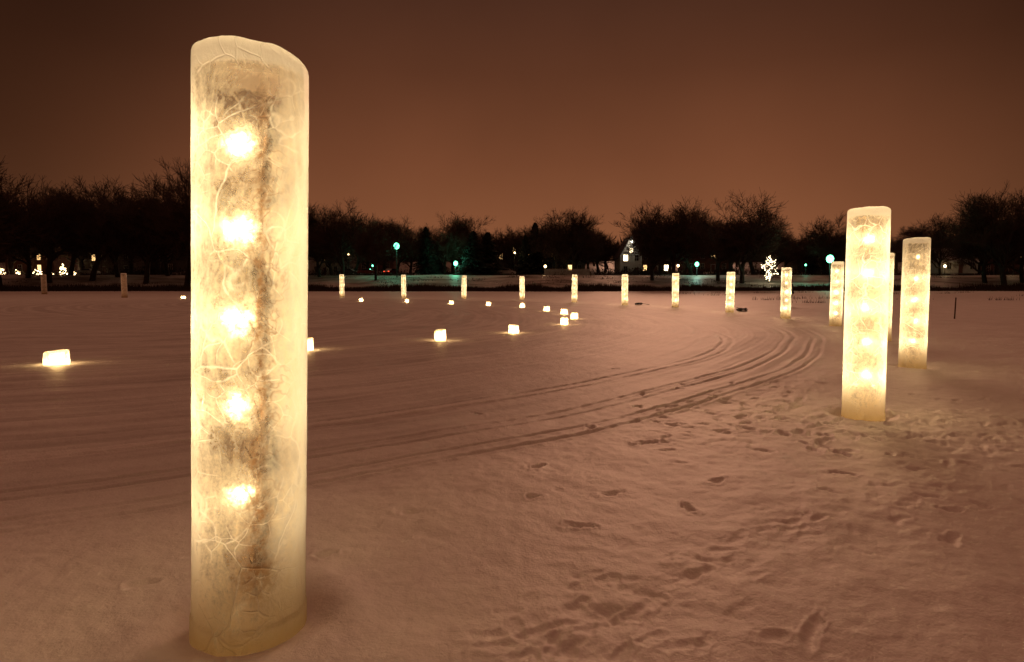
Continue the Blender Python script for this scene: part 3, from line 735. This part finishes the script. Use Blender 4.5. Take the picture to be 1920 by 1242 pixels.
car(735,152,PAINT[1],'red car with glowing tail lights on the road',1.2,True)
car(905,152,PAINT[2],'dark snow-dusted car parked by the road')
car(950,152,PAINT[0],'white snow-dusted car parked by the road')
car(1615,152,PAINT[0],'white snow-dusted car parked by the road')
mb=MB()
for i in range(40): mb.box(-5+i*.26,0,.75,.2,.04,1.5)
mb.box(0,.05,1.2,10.4,.06,.1); mb.box(0,.05,.4,10.4,.06,.1)
x=(1062-960)/1200*147; o=obj('picket_fence',mb.mesh('picket_fence',[WALLS['white']]),None,(x,147,3.15)); tag(o,'long white board fence on the snowy bank','fence')

# ------------------------------------------------------------------ small things on the snow
def post(x,y,h,lean):
    mb=MB(); mb.tube((0,0,-.1),(lean*h,0,h),.03,.025,8,0,True); mb.tube((lean*h,0,h),(lean*h,0,h+.03),.035,.02,8,0,True)
    o=obj('wooden_stake',mb.mesh('wooden_stake',[WOOD]),None,(x,y,hz(x,y))); tag(o,'thin dark wooden stake standing in the snow','stake','stakes in the snow')
post(18.9,27.3,.88,.02); post(29,55,1.0,0); post(38,60,1.0,.03)
def coil(x,y,s,seed):
    r=random.Random(seed); mb=MB(); pts=[]
    for i in range(140):
        a_=i*.3; R=.22+.05*math.sin(i*.21)+r.uniform(-.015,.015); pts.append(Vector((R*math.cos(a_)*1.3,R*math.sin(a_),.03+.0012*i+.02*math.sin(i*.5))))
    for i in range(8): pts.append(pts[-1]+Vector((.14,r.uniform(-.05,.05),-.02)))
    for a1,a2 in zip(pts[:-1],pts[1:]): mb.tube(a1,a2,.02,.02,5)
    o=obj('cable_coil',mb.mesh('cable_coil',[BLACK],True),None,(x,y,hz(x,y)),(0,0,r.uniform(0,3)),(s,s,s)); tag(o,'heap of coiled black power cable on the snow','cable','cable coils beside the ice columns')
coil(12.3,34.2,.95,1); coil(8.7,44.0,.75,2)

# ------------------------------------------------------------------ person
COAT=simple('dark_coat',(.02,.018,.02),(.03,.025,.025),8,.9); SKIN=simple('skin',(.35,.2,.14),None,8,.6); HAT=simple('knit_hat',(.06,.02,.02),None,20,.95)
J={'pel':((0,0,.95),.15),'ch':((0,.01,1.28),.175),'nk':((0,0,1.47),.07),'hd':((0,-.02,1.60),.095),'ht':((0,-.02,1.68),.085),
 'ls':((-.19,0,1.40),.075),'le':((-.26,.03,1.13),.06),'lw':((-.24,-.06,.90),.045),'lh':((-.235,-.09,.82),.045),
 'rs':((.19,0,1.40),.075),'re':((.26,.03,1.13),.06),'rw':((.24,-.06,.90),.045),'rh':((.235,-.09,.82),.045),
 'lk':((-.11,-.04,.50),.085),'la':((-.11,.03,.09),.06),'lt':((-.12,-.14,.05),.05),'lhp':((-.10,0,.86),.11),
 'rk':((.12,.05,.50),.085),'ra':((.13,.16,.09),.06),'rt':((.13,-.01,.05),.05),'rhp':((.10,0,.86),.11)}
E=[('pel','ch'),('ch','nk'),('nk','hd'),('hd','ht'),('ch','ls'),('ls','le'),('le','lw'),('lw','lh'),('ch','rs'),('rs','re'),('re','rw'),('rw','rh'),
 ('pel','lhp'),('lhp','lk'),('lk','la'),('la','lt'),('pel','rhp'),('rhp','rk'),('rk','ra'),('ra','rt')]
ks=list(J); me=bpy.data.meshes.new('person'); me.from_pydata([J[k][0] for k in ks],[(ks.index(a_),ks.index(b_)) for a_,b_ in E],[]); me.materials.append(COAT)
px_,py_=18.0,41.5; pe=obj('person',me,None,(px_,py_,hz(px_,py_)),(0,0,.5))
md=pe.modifiers.new('s','SKIN')
for i,k in enumerate(ks): me.skin_vertices[0].data[i].radius=(J[k][1],J[k][1]*.85)
me.skin_vertices[0].data[0].use_root=True
sb=pe.modifiers.new('u','SUBSURF'); sb.levels=2; sb.render_levels=2
tag(pe,'person in dark winter coat and knit hat walking on snow','person')
mb=MB(); mb.ball((0,-.02,1.70),.115,0,12,8,.85); mb.ball((0,-.02,1.81),.03,0,8,6); obj('hat',mb.mesh('hat',[HAT],True),pe)
mb=MB(); mb.ball((0,-.085,1.60),.07,0,12,8,1.25); mb.ball((0,-.16,1.59),.016,0,6,5); obj('face',mb.mesh('face',[SKIN],True),pe)

# ------------------------------------------------------------------ sky / world
W=bpy.data.worlds.new("World"); S.world=W; W.use_nodes=True; W.node_tree.nodes.clear(); t=NT(W.node_tree)
out=t.new('ShaderNodeOutputWorld'); bg=t.new('ShaderNodeBackground')
tc=t.new('ShaderNodeTexCoord').outputs['Generated']; sp=t.new('ShaderNodeSeparateXYZ'); t.l.new(tc,sp.inputs[0])
rp=t.new('ShaderNodeValToRGB'); cr=rp.color_ramp
stops=[(0,(.285,.106,.045)),(.08,(.248,.089,.038)),(.18,(.185,.063,.0275)),(.30,(.114,.0385,.018)),(.44,(.066,.0245,.0142)),(.62,(.12,.0455,.026)),(1,(.33,.128,.074))]
cr.elements[0].position=0; cr.elements[0].color=(*stops[0][1],1); cr.elements[1].position=1; cr.elements[1].color=(*stops[-1][1],1)
for pz,c in stops[1:-1]:
    e=cr.elements.new(pz); e.color=(*c,1)
t.l.new(sp.outputs[2],rp.inputs[0])
dp=t.new('ShaderNodeVectorMath',operation='DOT_PRODUCT'); t.l.new(tc,dp.inputs[0]); dp.inputs[1].default_value=(.07,.9975,0)
f=t.mapr(dp.outputs['Value'],.70,1.0,.30,1.0,True)
f2=t.mapr(sp.outputs[2],.42,.62,0,1,True)
fm_=t.new('ShaderNodeMix',data_type='FLOAT'); t.l.new(f2,fm_.inputs[0]); t.l.new(f,fm_.inputs[2]); fm_.inputs[3].default_value=1
cl=t.noise(tc,2.2,4,.5); fc=t.math('MULTIPLY',fm_.outputs[0],t.mapr(cl,.3,.7,.88,1.12))
t.l.new(rp.outputs[0],bg.inputs[0]); t.l.new(fc,bg.inputs[1]); t.l.new(bg.outputs[0],out.inputs[0])
su=bpy.data.lights.new('sky_glow','SUN'); su.energy=.62; su.angle=math.radians(16); su.color=(1,.50,.30)
so=obj('sky_glow',su,None,(0,0,30)); so.rotation_euler=(math.radians(-74),0,math.radians(-14))

# ------------------------------------------------------------------ camera
cam=bpy.data.cameras.new('camera'); cam.sensor_width=36; cam.lens=22.5; cam.clip_end=5000; cam.clip_start=.05
co=obj('camera',cam,None,(0,0,1.55),(math.radians(90)-math.atan(91/1200),0,0)); S.camera=co
